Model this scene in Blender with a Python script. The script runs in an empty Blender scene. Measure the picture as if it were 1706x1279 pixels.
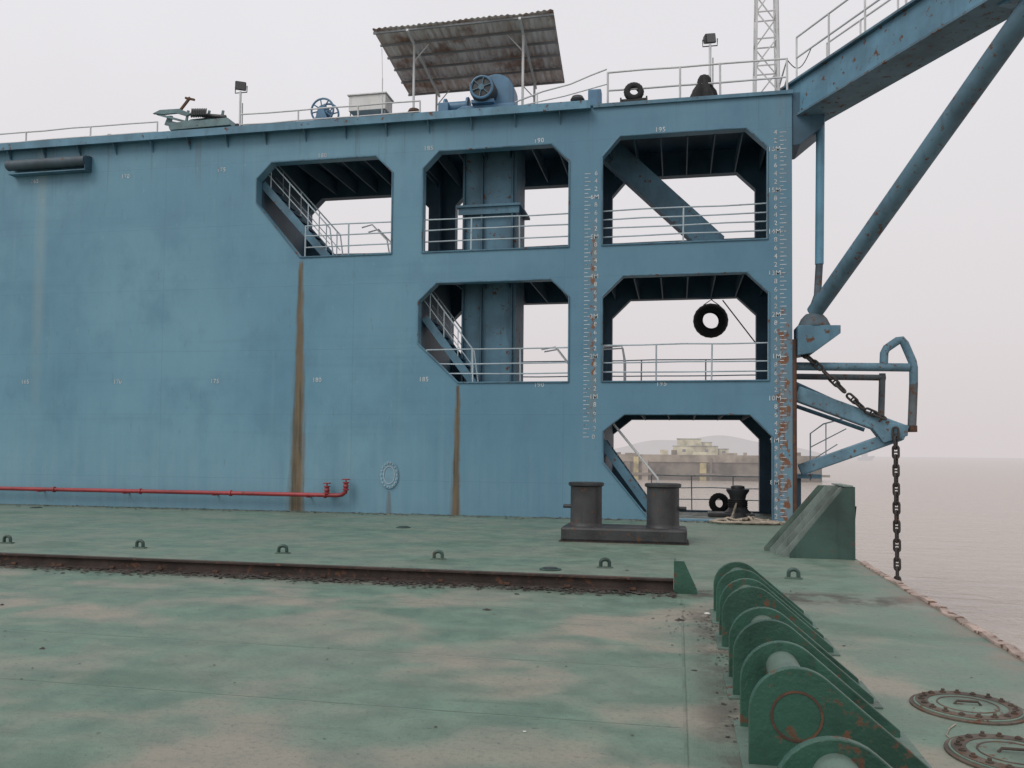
import bpy, math, random, bmesh
from mathutils import Vector, Matrix, geometry
random.seed(4)
PI=math.pi
C=bpy.context.scene.collection
# ------------------------------------------------------------ camera model
F=1380.; YAW=math.radians(11.31); PIT=math.radians(2.0); ROLL=math.radians(.55); H=1.6; W=20.5
SH=66.3
R3=Matrix.Rotation(YAW,3,'Z')@Matrix.Rotation(PI/2+PIT,3,'X')@Matrix.Rotation(ROLL,3,'Z')
def ray(u,v): return R3@Vector(((u-853)/F,(639.5+SH-v)/F,-1))
def P(u,v,y=W):
    d=ray(u,v); t=y/d.y; return Vector((d.x*t,y,H+d.z*t))
def D(u,v,z=0):
    d=ray(u,v); t=(z-H)/d.z; return Vector((d.x*t,d.y*t,z))
cam=bpy.data.cameras.new('camera'); co=bpy.data.objects.new('camera',cam); C.objects.link(co)
cam.sensor_width=36; cam.lens=F/1706*36; cam.shift_y=SH/1706; cam.clip_end=12000; cam.clip_start=.05
co.matrix_world=Matrix.Translation((0,0,H))@R3.to_4x4()
bpy.context.scene.camera=co
# ------------------------------------------------------------ node helpers
def newmat(name):
    m=bpy.data.materials.new(name); m.use_nodes=True; nt=m.node_tree
    b=nt.nodes['Principled BSDF']; return m,nt,b
def inp(nt,sock,val):
    if isinstance(val,bpy.types.NodeSocket): nt.links.new(val,sock)
    else: sock.default_value=val
def M_(nt,op,a,b=None,clamp=False):
    n=nt.nodes.new('ShaderNodeMath'); n.operation=op; n.use_clamp=clamp
    inp(nt,n.inputs[0],a)
    if b is not None: inp(nt,n.inputs[1],b)
    return n.outputs[0]
def mapr(nt,v,a,b,c=0.,d=1.):
    n=nt.nodes.new('ShaderNodeMapRange'); n.interpolation_type='SMOOTHSTEP'
    for i,x in enumerate((v,a,b,c,d)): inp(nt,n.inputs[i],x)
    return n.outputs[0]
def pos(nt,s=(1,1,1)):
    g=nt.nodes.new('ShaderNodeNewGeometry')
    n=nt.nodes.new('ShaderNodeVectorMath'); n.operation='MULTIPLY'; nt.links.new(g.outputs['Position'],n.inputs[0]); n.inputs[1].default_value=s
    return n.outputs[0]
def xyz(nt):
    g=nt.nodes.new('ShaderNodeNewGeometry'); s=nt.nodes.new('ShaderNodeSeparateXYZ'); nt.links.new(g.outputs['Position'],s.inputs[0]); return s.outputs
def noise(nt,vec,scale,detail=4,rough=.55,dist=0):
    n=nt.nodes.new('ShaderNodeTexNoise'); nt.links.new(vec,n.inputs['Vector']); n.inputs['Scale'].default_value=scale; n.inputs['Detail'].default_value=detail
    n.inputs['Roughness'].default_value=rough; n.inputs['Distortion'].default_value=dist
    return n.outputs[0]
def mixc(nt,f,a,b,mode='MIX'):
    n=nt.nodes.new('ShaderNodeMix'); n.data_type='RGBA'; n.blend_type=mode
    inp(nt,n.inputs[0],f); inp(nt,n.inputs[6],a); inp(nt,n.inputs[7],b); return n.outputs[2]
def bump(nt,b,h,strength=.3,dist=.02):
    n=nt.nodes.new('ShaderNodeBump'); n.inputs['Strength'].default_value=strength; n.inputs['Distance'].default_value=dist
    nt.links.new(h,n.inputs['Height']); nt.links.new(n.outputs[0],b.inputs['Normal'])
def sc(c,k): return (min(1,c[0]*k),min(1,c[1]*k),min(1,c[2]*k),1)
RUST=(.065,.032,.02,1); RUST2=(.16,.078,.042,1)
def paint(name,c,rust=.3,rough=.55,var=.22,metal=0.,bs=.25,ns=1.):
    m,nt,b=newmat(name); p=pos(nt)
    n1=noise(nt,p,1.1*ns,5); n2=noise(nt,pos(nt,(7,7,.7)),1*ns,5)
    col=mixc(nt,mapr(nt,n1,.3,.7),sc(c,1-var),sc(c,1+var))
    col=mixc(nt,mapr(nt,n2,.5,.75,0,.5),col,sc(c,1-1.6*var))
    if rust>0:
        nr=noise(nt,p,5*ns,9,.65); rc=mixc(nt,noise(nt,p,14,4),RUST,RUST2)
        th=.72-.3*rust
        mk=mapr(nt,nr,th,th+.07); col=mixc(nt,mk,col,rc)
        inp(nt,b.inputs['Roughness'],mapr(nt,mk,0,1,rough,.9))
    else: b.inputs['Roughness'].default_value=rough
    inp(nt,b.inputs['Base Color'],col); b.inputs['Metallic'].default_value=metal
    bump(nt,b,noise(nt,p,22*ns,6),bs,.01)
    return m
# ------------------------------------------------------------ mesh builder
class MB:
    def __init__(s): s.v=[]; s.f=[]
    def add(s,vs,fs):
        o=len(s.v); s.v+= [Vector(v) for v in vs]; s.f+=[[i+o for i in f] for f in fs]; return s
    def box(s,x0,x1,y0,y1,z0,z1):
        return s.add([(x0,y0,z0),(x1,y0,z0),(x1,y1,z0),(x0,y1,z0),(x0,y0,z1),(x1,y0,z1),(x1,y1,z1),(x0,y1,z1)],
         [(0,3,2,1),(4,5,6,7),(0,1,5,4),(1,2,6,5),(2,3,7,6),(3,0,4,7)])
    def bar(s,p0,p1,w,h,up=(0,0,1)):
        p0=Vector(p0);p1=Vector(p1);d=(p1-p0).normalized();up=Vector(up)
        sd=d.cross(up).normalized(); u=sd.cross(d).normalized()
        vs=[]
        for p in (p0,p1):
            for a,b in ((-1,-1),(1,-1),(1,1),(-1,1)): vs.append(p+sd*a*w/2+u*b*h/2)
        return s.add(vs,[(0,1,2,3),(7,6,5,4),(0,4,5,1),(1,5,6,2),(2,6,7,3),(3,7,4,0)])
    def tube(s,pts,r,n=10,closed=False,r2=None):
        pts=[Vector(p) for p in pts]; k=len(pts); vs=[]; fs=[]
        ref=None
        for i,p in enumerate(pts):
            a=pts[i-1] if (i>0 or closed) else p; b=pts[(i+1)%k] if (i<k-1 or closed) else p
            t=(b-a).normalized()
            if ref is None: ref=t.orthogonal().normalized()
            ref=(ref-t*ref.dot(t)).normalized(); bi=t.cross(ref)
            rr=r if r2 is None else r+(r2-r)*i/(k-1)
            for j in range(n):
                an=2*PI*j/n; vs.append(p+ref*math.cos(an)*rr+bi*math.sin(an)*rr)
        for i in range(k if closed else k-1):
            for j in range(n):
                a=i*n+j;b=i*n+(j+1)%n; c=((i+1)%k)*n
                fs.append((a,b,c+(j+1)%n,c+j))
        if not closed: fs.append(tuple(range(n))[::-1]); fs.append(tuple((k-1)*n+j for j in range(n)))
        return s.add(vs,fs)
    def lathe(s,prof,cen,axis=(0,0,1),n=28,cap=True):
        q=Vector((0,0,1)).rotation_difference(Vector(axis)).to_matrix(); cen=Vector(cen); vs=[];fs=[]
        for r,z in prof:
            for j in range(n):
                a=2*PI*j/n; vs.append(cen+q@Vector((r*math.cos(a),r*math.sin(a),z)))
        k=len(prof)
        for i in range(k-1):
            for j in range(n): fs.append((i*n+j,i*n+(j+1)%n,(i+1)*n+(j+1)%n,(i+1)*n+j))
        if cap: fs.append(tuple(range(n))[::-1]); fs.append(tuple((k-1)*n+j for j in range(n)))
        return s.add(vs,fs)
    def prism(s,poly,y0,y1):
        n=len(poly); vs=[(x,y0,z) for x,z in poly]+[(x,y1,z) for x,z in poly]
        fs=[tuple(range(n)),tuple(range(n,2*n))[::-1]]+[(i,i+n,(i+1)%n+n,(i+1)%n) for i in range(n)]
        return s.add(vs,fs)
    def plate(s,outer,holes,y0,y1):
        loops=[outer]+holes; flat=[p for l in loops for p in l]; n=len(flat)
        tr=geometry.tessellate_polygon([[Vector((x,z,0)) for x,z in l] for l in loops])
        vs=[(x,y0,z) for x,z in flat]+[(x,y1,z) for x,z in flat]
        fs=[tuple(t) for t in tr]+[tuple(i+n for i in t)[::-1] for t in tr]
        o=0
        for l in loops:
            k=len(l)
            for i in range(k): fs.append((o+i,o+(i+1)%k,o+(i+1)%k+n,o+i+n))
            o+=k
        return s.add(vs,fs)
    def build(s,name,mat,parent=None,smooth=False,bevel=0):
        me=bpy.data.meshes.new(name); me.from_pydata([tuple(v) for v in s.v],[],s.f); me.update()
        bm=bmesh.new(); bm.from_mesh(me); bmesh.ops.recalc_face_normals(bm,faces=bm.faces[:]); bm.to_mesh(me); bm.free()
        me.materials.append(mat)
        if smooth:
            for p in me.polygons: p.use_smooth=True
            try: me.set_sharp_from_angle(angle=math.radians(38))
            except Exception: pass
        o=bpy.data.objects.new(name,me); C.objects.link(o)
        if bevel:
            md=o.modifiers.new('bevel','BEVEL'); md.width=bevel; md.segments=2; md.limit_method='ANGLE'
        if parent:
            o.parent=parent
            if parent.type=='EMPTY': o.matrix_parent_inverse=Matrix.Translation(-parent.location)
        return o
def thing(name,label,cat,loc=(0,0,0),group=None):
    o=bpy.data.objects.new(name,None); C.objects.link(o); o.location=loc; o.empty_display_size=.2
    o['label']=label; o['category']=cat
    if group: o['group']=group
    return o
def tag(o,label,cat,group=None):
    o['label']=label; o['category']=cat
    if group: o['group']=group
    return o
def struct(o,kind='structure'): o['kind']=kind; return o
def KIDS(o): return [x for x in bpy.data.objects if x.parent==o]
def dup(root,loc,rz=0,label=None,group=None):
    r=root.copy(); C.objects.link(r); r.location=loc; r.rotation_euler=(0,0,rz)
    if label: r['label']=label
    if group: r['group']=group
    inv=Matrix.Translation(-root.location)
    for ch in KIDS(root):
        c=ch.copy(); C.objects.link(c); c.parent=r; c.matrix_parent_inverse=inv
        for g in KIDS(ch):
            d=g.copy(); C.objects.link(d); d.parent=c
    return r
# ------------------------------------------------------------ materials
blue=paint('blue_paint',(.105,.255,.355,1),.2,.55,.18)
blue_arm=paint('rust_spotted_blue_paint',(.095,.215,.30,1),.43,.55,.25)
blue_strut=paint('greyed_blue_strut_paint',(.085,.16,.21,1),.49,.65,.3)
blue_frame=paint('rust_streaked_frame_paint',(.11,.215,.28,1),.50,.6,.25,ns=1.6)
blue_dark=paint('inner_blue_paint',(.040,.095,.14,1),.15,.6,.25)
blue_old=paint('weathered_blue_paint',(.08,.175,.24,1),.42,.6,.28)
white=paint('white_rail_paint',(.58,.59,.59,1),.15,.5,.12)
railgrey=paint('pale_blue_rail_paint',(.38,.46,.50,1),.3,.5,.15)
red=paint('red_pipe_paint',(.28,.036,.04,1),.3,.5,.25)
rusty=paint('rusty_steel',(.075,.04,.028,1),.75,.85,.3)
rustdark=paint('dark_rusty_beam',(.045,.032,.027,1),.5,.85,.4,ns=2,bs=.8)
black=paint('black_rubber',(.02,.02,.021,1),0,.8,.3)
chainm=paint('dark_chain_steel',(.04,.036,.034,1),.35,.7,.3)
bollm=paint('worn_bollard_paint',(.034,.035,.037,1),.42,.5,.45,bs=.6,ns=1.6)
green=paint('dark_green_paint',(.028,.085,.060,1),.47,.40,.35,bs=.5,ns=1.5)
green_edge=paint('faded_green_paint',(.095,.145,.12,1),.45,.6,.3,ns=1.5)
green_rib=paint('pale_edge_green_paint',(.17,.21,.19,1),.3,.6,.3,ns=2)
green_grey=paint('dull_green_block_paint',(.034,.070,.058,1),.35,.5,.4)
teal=paint('grey_teal_machine_paint',(.11,.19,.205,1),.42,.5,.3,ns=2)
blue_b=paint('bright_blue_machine_paint',(.075,.175,.28,1),.3,.45,.25)
grey=paint('grey_metal',(.20,.21,.22,1),.25,.5,.2)
dark=paint('dark_metal',(.035,.037,.04,1),.15,.5,.2)
boxw=paint('white_cabinet_paint',(.62,.62,.60,1),.2,.5,.12,ns=2)
ropem=paint('hemp_rope',(.34,.29,.23,1),0,.9,.35,ns=4)
cloth=paint('black_tarpaulin',(.015,.015,.017,1),0,.75,.3)
mark=paint('white_marking_paint',(.52,.56,.57,1),.50,.7,.2,ns=3)
palechip=paint('pale_chip',(.6,.6,.56,1),.1,.8,.2)
glass=newmat('lamp_glass')[0]; glass.node_tree.nodes['Principled BSDF'].inputs['Base Color'].default_value=(.12,.125,.13,1); glass.node_tree.nodes['Principled BSDF'].inputs['Roughness'].default_value=.1
flake=paint('debris_flakes',(.05,.04,.035,1),.4,.9,.4,ns=3)
canm,nt,b=newmat('rusty_corrugated_sheet')
p=pos(nt); n1=noise(nt,pos(nt,(5,.6,.6)),1.2,6,.65); n2=noise(nt,p,1.0,5)
col=mixc(nt,mapr(nt,n1,.36,.66),(.80,.74,.71,1),(.48,.37,.32,1)); col=mixc(nt,mapr(nt,n2,.50,.64,0,.85),col,(.30,.16,.11,1))
inp(nt,b.inputs['Base Color'],col); b.inputs['Roughness'].default_value=.75
def wallmat():
    m,nt,b=newmat('blue_wall_plating'); X,Y,Z=xyz(nt)[0:3]; p=pos(nt)
    big=noise(nt,p,.22,4,.5); mid=noise(nt,pos(nt,(1,1,.7)),1.0,6,.6); st=noise(nt,pos(nt,(4,4,.16)),1,6,.6); hz=noise(nt,pos(nt,(.12,.12,3.)),1,4,.6)
    fine=noise(nt,p,9,6,.65)
    col=mixc(nt,mapr(nt,big,.3,.7),(.106,.250,.342,1),(.148,.308,.395,1))
    col=mixc(nt,mapr(nt,mid,.42,.72,0,.55),col,(.083,.200,.288,1))
    col=mixc(nt,mapr(nt,st,.54,.80,0,.32),col,(.20,.345,.40,1))
    col=mixc(nt,mapr(nt,hz,.5,.8,0,.3),col,(.075,.185,.27,1))
    sm=mapr(nt,noise(nt,pos(nt,(9,9,2.5)),1,6,.7),.59,.73,0,.45); col=mixc(nt,sm,col,(.08,.155,.21,1))
    sm2=mapr(nt,noise(nt,pos(nt,(5,5,3)),1.3,7,.7),.60,.72,0,.35); col=mixc(nt,sm2,col,(.21,.35,.41,1))
    dr_=M_(nt,'MULTIPLY',mapr(nt,noise(nt,pos(nt,(9,9,.22)),1,5,.65),.55,.68),mapr(nt,Z,8.0,10.2,0,.5)); col=mixc(nt,dr_,col,(.09,.13,.15,1))
    low=M_(nt,'MULTIPLY',mapr(nt,Z,3.4,.3),mapr(nt,st,.3,.65,.15,.38))
    col=mixc(nt,low,col,(.23,.37,.43,1))
    dk=mapr(nt,X,-9,-2,0,.5); dk=M_(nt,'MULTIPLY',dk,mapr(nt,Z,.5,4.5,.6,1)); col=mixc(nt,dk,col,(.058,.152,.235,1))
    fr=M_(nt,'FRACT',M_(nt,'DIVIDE',Z,1.72)); seam=mapr(nt,M_(nt,'ABSOLUTE',M_(nt,'SUBTRACT',fr,.5)),.008,.0)
    fr2=M_(nt,'FRACT',M_(nt,'DIVIDE',X,5.6)); seam2=mapr(nt,M_(nt,'ABSOLUTE',M_(nt,'SUBTRACT',fr2,.5)),.003,.0)
    seam=M_(nt,'MAXIMUM',seam,seam2)
    col=mixc(nt,M_(nt,'MULTIPLY',seam,.22),col,(.05,.13,.2,1))
    wob=M_(nt,'MULTIPLY',M_(nt,'SUBTRACT',noise(nt,pos(nt,(0,0,1.2)),1,4),.5),.12)
    a=P(70,300); t=mapr(nt,M_(nt,'ABSOLUTE',M_(nt,'SUBTRACT',X,a.x)),.28,.02,0,.3); t=M_(nt,'MULTIPLY',t,mapr(nt,Z,1.,8.,0.2,1)); col=mixc(nt,M_(nt,'MULTIPLY',t,mapr(nt,mid,.3,.6)),col,(.33,.38,.34,1))
    runs=None
    for (ut,vt,ub,vb,w0,w1,k) in ((502,434,494,846,.06,.26,.95),(763,641,759,853,.055,.14,.95),(648,818,648,852,.04,.09,.5)):
        a=P(ut,vt); c=P(ub,vb)
        t=M_(nt,'DIVIDE',M_(nt,'SUBTRACT',a.z,Z),a.z-c.z)
        cx=M_(nt,'ADD',M_(nt,'MULTIPLY',t,c.x-a.x),a.x); cx=M_(nt,'ADD',cx,wob)
        dx=M_(nt,'ABSOLUTE',M_(nt,'SUBTRACT',X,cx))
        w=M_(nt,'ADD',M_(nt,'MULTIPLY',M_(nt,'POWER',M_(nt,'MAXIMUM',t,0.001),.85),w1-w0),w0)
        w=M_(nt,'MULTIPLY',w,mapr(nt,noise(nt,pos(nt,(12,12,1)),1,4),.3,.7,.8,1.15))
        mk=mapr(nt,M_(nt,'DIVIDE',dx,w),1.3,.35,0,k)
        mk=M_(nt,'MULTIPLY',mk,mapr(nt,t,-.01,.02))
        runs=mk if runs is None else M_(nt,'MAXIMUM',runs,mk)
    rc=mixc(nt,mapr(nt,noise(nt,pos(nt,(9,9,.5)),1.5,6),.35,.65),(.072,.054,.027,1),(.165,.112,.052,1))
    col=mixc(nt,M_(nt,'MULTIPLY',runs,mapr(nt,fine,.2,.5,.8,1)),col,rc)
    spots=noise(nt,pos(nt,(1,1,.7)),7.5,10,.7)
    xr=P(1306,700).x; xm=P(988,550).x
    z1=M_(nt,'MULTIPLY',mapr(nt,M_(nt,'ABSOLUTE',M_(nt,'SUBTRACT',X,xr)),.38,.05),mapr(nt,Z,6.2,3.8,.35,1))
    z2=M_(nt,'MULTIPLY',mapr(nt,M_(nt,'ABSOLUTE',M_(nt,'SUBTRACT',X,xm)),.16,.03),M_(nt,'MULTIPLY',mapr(nt,Z,7.8,6.9),mapr(nt,Z,2.0,2.8)))
    zone=M_(nt,'MAXIMUM',z1,M_(nt,'MULTIPLY',z2,.9))
    th=M_(nt,'SUBTRACT',.70,M_(nt,'MULTIPLY',zone,.215))
    mk=mapr(nt,M_(nt,'SUBTRACT',spots,th),0,.06)
    rr=mixc(nt,fine,(.085,.034,.02,1),(.27,.12,.05,1))
    # soft ochre wash under the rust
    col=mixc(nt,M_(nt,'MULTIPLY',M_(nt,'MULTIPLY',zone,mapr(nt,noise(nt,pos(nt,(6,6,.8)),1,5),.4,.65)),.45),col,(.22,.17,.11,1))
    col=mixc(nt,mk,col,rr)
    inp(nt,b.inputs['Base Color'],col); b.inputs['Roughness'].default_value=.5
    h=M_(nt,'ADD',M_(nt,'MULTIPLY',noise(nt,pos(nt,(1.6,1,.5)),1,2),1.),M_(nt,'MULTIPLY',fine,.08))
    h=M_(nt,'ADD',h,M_(nt,'MULTIPLY',seam,.05))
    bump(nt,b,h,.4,.07)
    return m
wallm=wallmat()
def deckmat():
    m,nt,b=newmat('green_deck_paint'); X,Y,Z=xyz(nt)[0:3]; p=pos(nt)
    big=noise(nt,pos(nt,(.8,1,1)),.9,3,.5,.3); big2=noise(nt,pos(nt,(1,.8,1)),.28,3,.5); mid=noise(nt,p,2.6,7,.65); fine=noise(nt,p,28,7,.7); grit=noise(nt,p,110,4,.7)
    col=mixc(nt,mapr(nt,mid,.3,.7),(.105,.168,.128,1),(.158,.238,.184,1))
    nearf=mapr(nt,Y,10.5,8.5,.25,1)
    pale=M_(nt,'MULTIPLY',mapr(nt,big,.44,.62),mapr(nt,big2,.33,.53,.35,1)); pale=M_(nt,'MULTIPLY',pale,mapr(nt,mid,.25,.55,.7,1.)); pale=M_(nt,'MULTIPLY',pale,nearf)
    col=mixc(nt,M_(nt,'MULTIPLY',pale,.88),col,(.315,.27,.22,1))
    dust=mapr(nt,noise(nt,p,.6,5,.6),.4,.7,0,.45); col=mixc(nt,dust,col,(.215,.225,.19,1))
    dk=mapr(nt,noise(nt,pos(nt,(.6,1,1)),.7,5,.6),.53,.68,0,.5); col=mixc(nt,dk,col,(.074,.128,.092,1))
    streak=mapr(nt,noise(nt,pos(nt,(.5,5,1)),1.2,6,.7),.56,.7,0,.35); col=mixc(nt,streak,col,(.085,.115,.088,1))
    sp=mapr(nt,noise(nt,p,14,9,.75),.62,.67); col=mixc(nt,M_(nt,'MULTIPLY',sp,.7),col,(.05,.042,.035,1))
    sp2=mapr(nt,noise(nt,p,45,6,.75),.64,.70); col=mixc(nt,M_(nt,'MULTIPLY',sp2,.5),col,(.32,.30,.26,1))
    col=mixc(nt,mapr(nt,fine,.48,.78,0,.6),col,(.060,.095,.074,1))
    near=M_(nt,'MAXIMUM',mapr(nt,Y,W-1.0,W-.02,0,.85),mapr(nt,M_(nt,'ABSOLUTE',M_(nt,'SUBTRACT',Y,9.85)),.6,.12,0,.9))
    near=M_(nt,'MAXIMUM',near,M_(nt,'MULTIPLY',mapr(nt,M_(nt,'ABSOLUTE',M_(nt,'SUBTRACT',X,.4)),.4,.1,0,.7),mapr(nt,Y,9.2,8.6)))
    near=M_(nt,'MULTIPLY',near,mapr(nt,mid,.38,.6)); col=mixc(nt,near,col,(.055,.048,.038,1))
    ed=M_(nt,'MULTIPLY',mapr(nt,X,2.2,2.7),mapr(nt,mid,.4,.55)); col=mixc(nt,M_(nt,'MULTIPLY',ed,.7),col,(.24,.18,.15,1))
    xs=D(1140,1150).x
    s1=M_(nt,'MULTIPLY',mapr(nt,M_(nt,'ABSOLUTE',M_(nt,'SUBTRACT',X,xs)),.018,.004),mapr(nt,Y,8.7,8.65))
    s=s1
    for yy in (D(400,991).y,6.35,5.0,12.9,16.8):
        s=M_(nt,'MAXIMUM',s,M_(nt,'MULTIPLY',mapr(nt,M_(nt,'ABSOLUTE',M_(nt,'SUBTRACT',Y,yy)),.016,.004),mapr(nt,X,xs+.02,xs)))
    col=mixc(nt,M_(nt,'MULTIPLY',s,M_(nt,'MULTIPLY',mapr(nt,mid,.4,.65,.0,1),.5)),col,(.05,.08,.055,1))
    inp(nt,b.inputs['Base Color'],col); inp(nt,b.inputs['Roughness'],mapr(nt,mid,.3,.7,.42,.72))
    h=M_(nt,'ADD',M_(nt,'MULTIPLY',fine,.8),M_(nt,'MULTIPLY',grit,.4)); h=M_(nt,'ADD',h,M_(nt,'MULTIPLY',mid,1.8)); h=M_(nt,'ADD',h,M_(nt,'MULTIPLY',s,1.))
    bump(nt,b,h,.6,.016)
    return m
# ------------------------------------------------------------ setting
deck=struct(MB().box(-45,2.73,-12,24.4,-.05,0).build('deck',deckmat()))
hullm=paint('hull_paint',(.10,.06,.05,1),.5,.8,.3)
struct(MB().box(-45,2.70,-12,24.36,-8,-.05).build('hull',hullm))
edge=paint('deck_edge_paint',(.36,.28,.24,1),.6,.8,.35,ns=2)
m=MB(); rng=random.Random(9); yy=-12.; vs=[];fs=[]
k=0
while yy<13.3:
    j=rng.uniform(-.012,.012); vs+=[(2.665+j,yy,.002),(2.75,yy,.002),(2.75,yy,.028+j),(2.67+j,yy,.024+j)]; yy+=.18; k+=1
for i in range(k-1):
    for a in range(4): fs.append((i*4+a,i*4+(a+1)%4,(i+1)*4+(a+1)%4,(i+1)*4+a))
struct(m.add(vs,fs).build('deck_edge_strip',edge))
wm,nt,b=newmat('sea_water'); X,Y,Z=xyz(nt)[0:3]
n1=noise(nt,pos(nt,(.5,.9,1)),1.1,5,.6,.3); n2=noise(nt,pos(nt,(.2,.4,1)),.35,3,.5)
b.inputs['Base Color'].default_value=(.35,.295,.25,1); b.inputs['Roughness'].default_value=.2; b.inputs['IOR'].default_value=1.33
bump(nt,b,M_(nt,'ADD',n1,n2),.95,.4)
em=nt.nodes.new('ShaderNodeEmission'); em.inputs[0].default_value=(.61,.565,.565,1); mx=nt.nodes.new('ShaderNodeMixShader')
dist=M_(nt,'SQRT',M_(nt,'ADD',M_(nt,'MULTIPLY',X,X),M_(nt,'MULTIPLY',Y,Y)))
inp(nt,mx.inputs[0],M_(nt,'SUBTRACT',1,M_(nt,'POWER',2.718,M_(nt,'DIVIDE',dist,-1000.))))  # aerial haze painted in as emission, growing with distance from the origin
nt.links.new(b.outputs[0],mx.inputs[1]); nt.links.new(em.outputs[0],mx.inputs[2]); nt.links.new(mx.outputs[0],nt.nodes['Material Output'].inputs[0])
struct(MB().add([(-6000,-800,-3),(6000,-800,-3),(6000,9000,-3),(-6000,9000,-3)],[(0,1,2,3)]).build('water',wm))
def hazy(name,c,hz,s=.02):  # matte colour with a fixed share of emission painted in as haze
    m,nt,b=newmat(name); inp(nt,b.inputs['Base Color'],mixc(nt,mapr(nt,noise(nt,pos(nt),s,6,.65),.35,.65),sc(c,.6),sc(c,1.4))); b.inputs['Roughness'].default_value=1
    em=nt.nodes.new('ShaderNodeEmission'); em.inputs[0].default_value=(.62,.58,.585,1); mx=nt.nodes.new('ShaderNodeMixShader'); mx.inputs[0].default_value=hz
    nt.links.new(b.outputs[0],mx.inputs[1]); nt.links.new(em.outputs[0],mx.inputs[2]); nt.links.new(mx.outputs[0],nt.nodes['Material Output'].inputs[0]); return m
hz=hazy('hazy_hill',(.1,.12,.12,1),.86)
mb=MB(); nn=90; vs=[];fs=[]
x0=P(700,750,2600).x; x1=P(1420,750,2600).x
for i in range(nn+1):
    t=i/nn; x=x0+(x1-x0)*t; hh=75*(math.sin(PI*min(1,t*1.02))**.7 if t<.98 else 0.02)*(0.65+.35*math.sin(t*9+1)+.08*math.sin(t*37))
    hh=max(hh,3)
    vs+= [(x,2600,-5),(x,2620,hh-3),(x,2900,hh*.9-3),(x,3300,-5)]
for i in range(nn):
    for k in range(3): fs.append((i*4+k,(i+1)*4+k,(i+1)*4+k+1,i*4+k+1))
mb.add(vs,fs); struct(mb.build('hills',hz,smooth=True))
# ------------------------------------------------------------ wing wall
XR=P(1320,500).x; ZT=(P(400,219).z+P(1250,158).z)/2
def opening(uL,uR,u1,vt1,u2,vt2,vcl,vcr,vbl,vbr,diag=None):
    xL=P(uL,500).x; xR=P(uR,500).x; zt=(P(u1,vt1).z+P(u2,vt2).z)/2; zb=(P(uL if not diag else diag[0],vbl).z+P(uR,vbr).z)/2
    a=[(xR,zb),(xR,P(uR,vcr).z),(P(u2,vt2).x,zt),(P(u1,vt1).x,zt),(xL,P(uL,vcl).z)]
    if diag: a+=[(xL,P(uL,diag[2]).z),(P(diag[0],vbl).x,zb)]
    else: a+=[(xL,zb)]
    return dict(poly=a,xL=xL,xR=xR,zt=zt,zb=zb)
O1=opening(424,651,453,269,627,261,298,287,431,426,(500,0,338))
O2=opening(702,947,732,252,919,239,281,268,421,410)
O3=opening(1002,1279,1033,228,1243,211,261,244,407,394)
O4=opening(697,948,727,471,918,465,501,494,638,636,(763,0,572))
O5=opening(1003,1281,1038,460,1244,452,494,486,636,633)
O6=opening(1006,1287,1040,690,1250,690,718,727,860,866,(1080,0,770))
za=(O1['zb']+O2['zb']+O3['zb'])/3; zb_=(O4['zb']+O5['zb'])/2
for o,z in ((O1,za),(O2,za),(O3,za),(O4,zb_),(O5,zb_),(O6,.04)):
    o['poly']=[(x,z if abs(zz-o['zb'])<1e-6 else zz) for x,zz in o['poly']]; o['zb']=z
XL=-36.; B=W+3.5
ww=thing('wing_wall','tall weathered blue steel side wall of the floating dock, with chamfered openings in steps','wall',((XL+XR)/2,W+1.7,0))
outer=[(XL,0),(XR,0),(XR,ZT),(XL,ZT)]
holes=[o['poly'] for o in (O1,O2,O3,O4,O5,O6)]
MB().plate(outer,holes,W,W+.28).build('front_plate',wallm,ww)
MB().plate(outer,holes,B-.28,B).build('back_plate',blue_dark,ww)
def floor(x0,z,name='floor'):
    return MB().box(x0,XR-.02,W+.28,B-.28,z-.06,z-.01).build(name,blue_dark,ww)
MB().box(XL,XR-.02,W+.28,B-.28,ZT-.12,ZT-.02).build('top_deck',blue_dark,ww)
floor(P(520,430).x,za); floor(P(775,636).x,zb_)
for zt,x0 in ((O3['zt'],O1['xL']),(O5['zt'],O4['xL']),(O6['zt'],O6['xL'])):
    x=x0+.9
    while x<XR-.3:
        MB().box(x,x+.03,W+.28,B-.28,zt-.02,zt+.38).build('ceiling_beam',blue_dark,ww); x+=.66
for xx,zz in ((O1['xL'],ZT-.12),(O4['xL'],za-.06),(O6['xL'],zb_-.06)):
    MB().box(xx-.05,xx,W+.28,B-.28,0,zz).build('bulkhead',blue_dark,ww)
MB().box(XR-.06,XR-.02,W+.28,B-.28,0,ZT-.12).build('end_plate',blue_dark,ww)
for xa,xb in ((O1['xR'],O2['xL']),(O2['xR'],O3['xL'])):
    xm=(xa+xb)/2
    z0=za if xa<P(700,500).x else 0
    m=MB(); m.box(xm-.02,xm+.02,W+.28,W+.62,z0,ZT-.12); m.box(xm-.02,xm+.02,B-.62,B-.28,z0,ZT-.12)
    m.box(xm-.02,xm+.02,W+.62,B-.62,ZT-.75,ZT-.12)
    if z0==0: m.box(xm-.02,xm+.02,W+.62,B-.62,za-.6,za-.06)
    m.build('web_frame',blue_dark,ww)
ya=W+1.0
pa=P(771,400,ya).x; pb=P(860,400,ya).x
pil=MB().box(pa,pb,ya,ya+1.2,zb_-.01,ZT-.12).build('pillar',blue_old,ww)
for x in (pa+.02,pa+.52,pb-.12): MB().box(x,x+.05,ya-.12,ya-.002,zb_,ZT-.13).build('stiffener',blue_dark,pil)
m=MB(); zc=P(815,345,ya).z; m.box(pa-.14,pb+.14,ya-.2,ya+1.3,zc-.03,zc+.03); m.box(pa-.1,pb+.1,ya-.14,ya-.125,zc-.22,zc-.03)
m.build('collar',blue_old,pil)
yb=W+1.9
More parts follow.
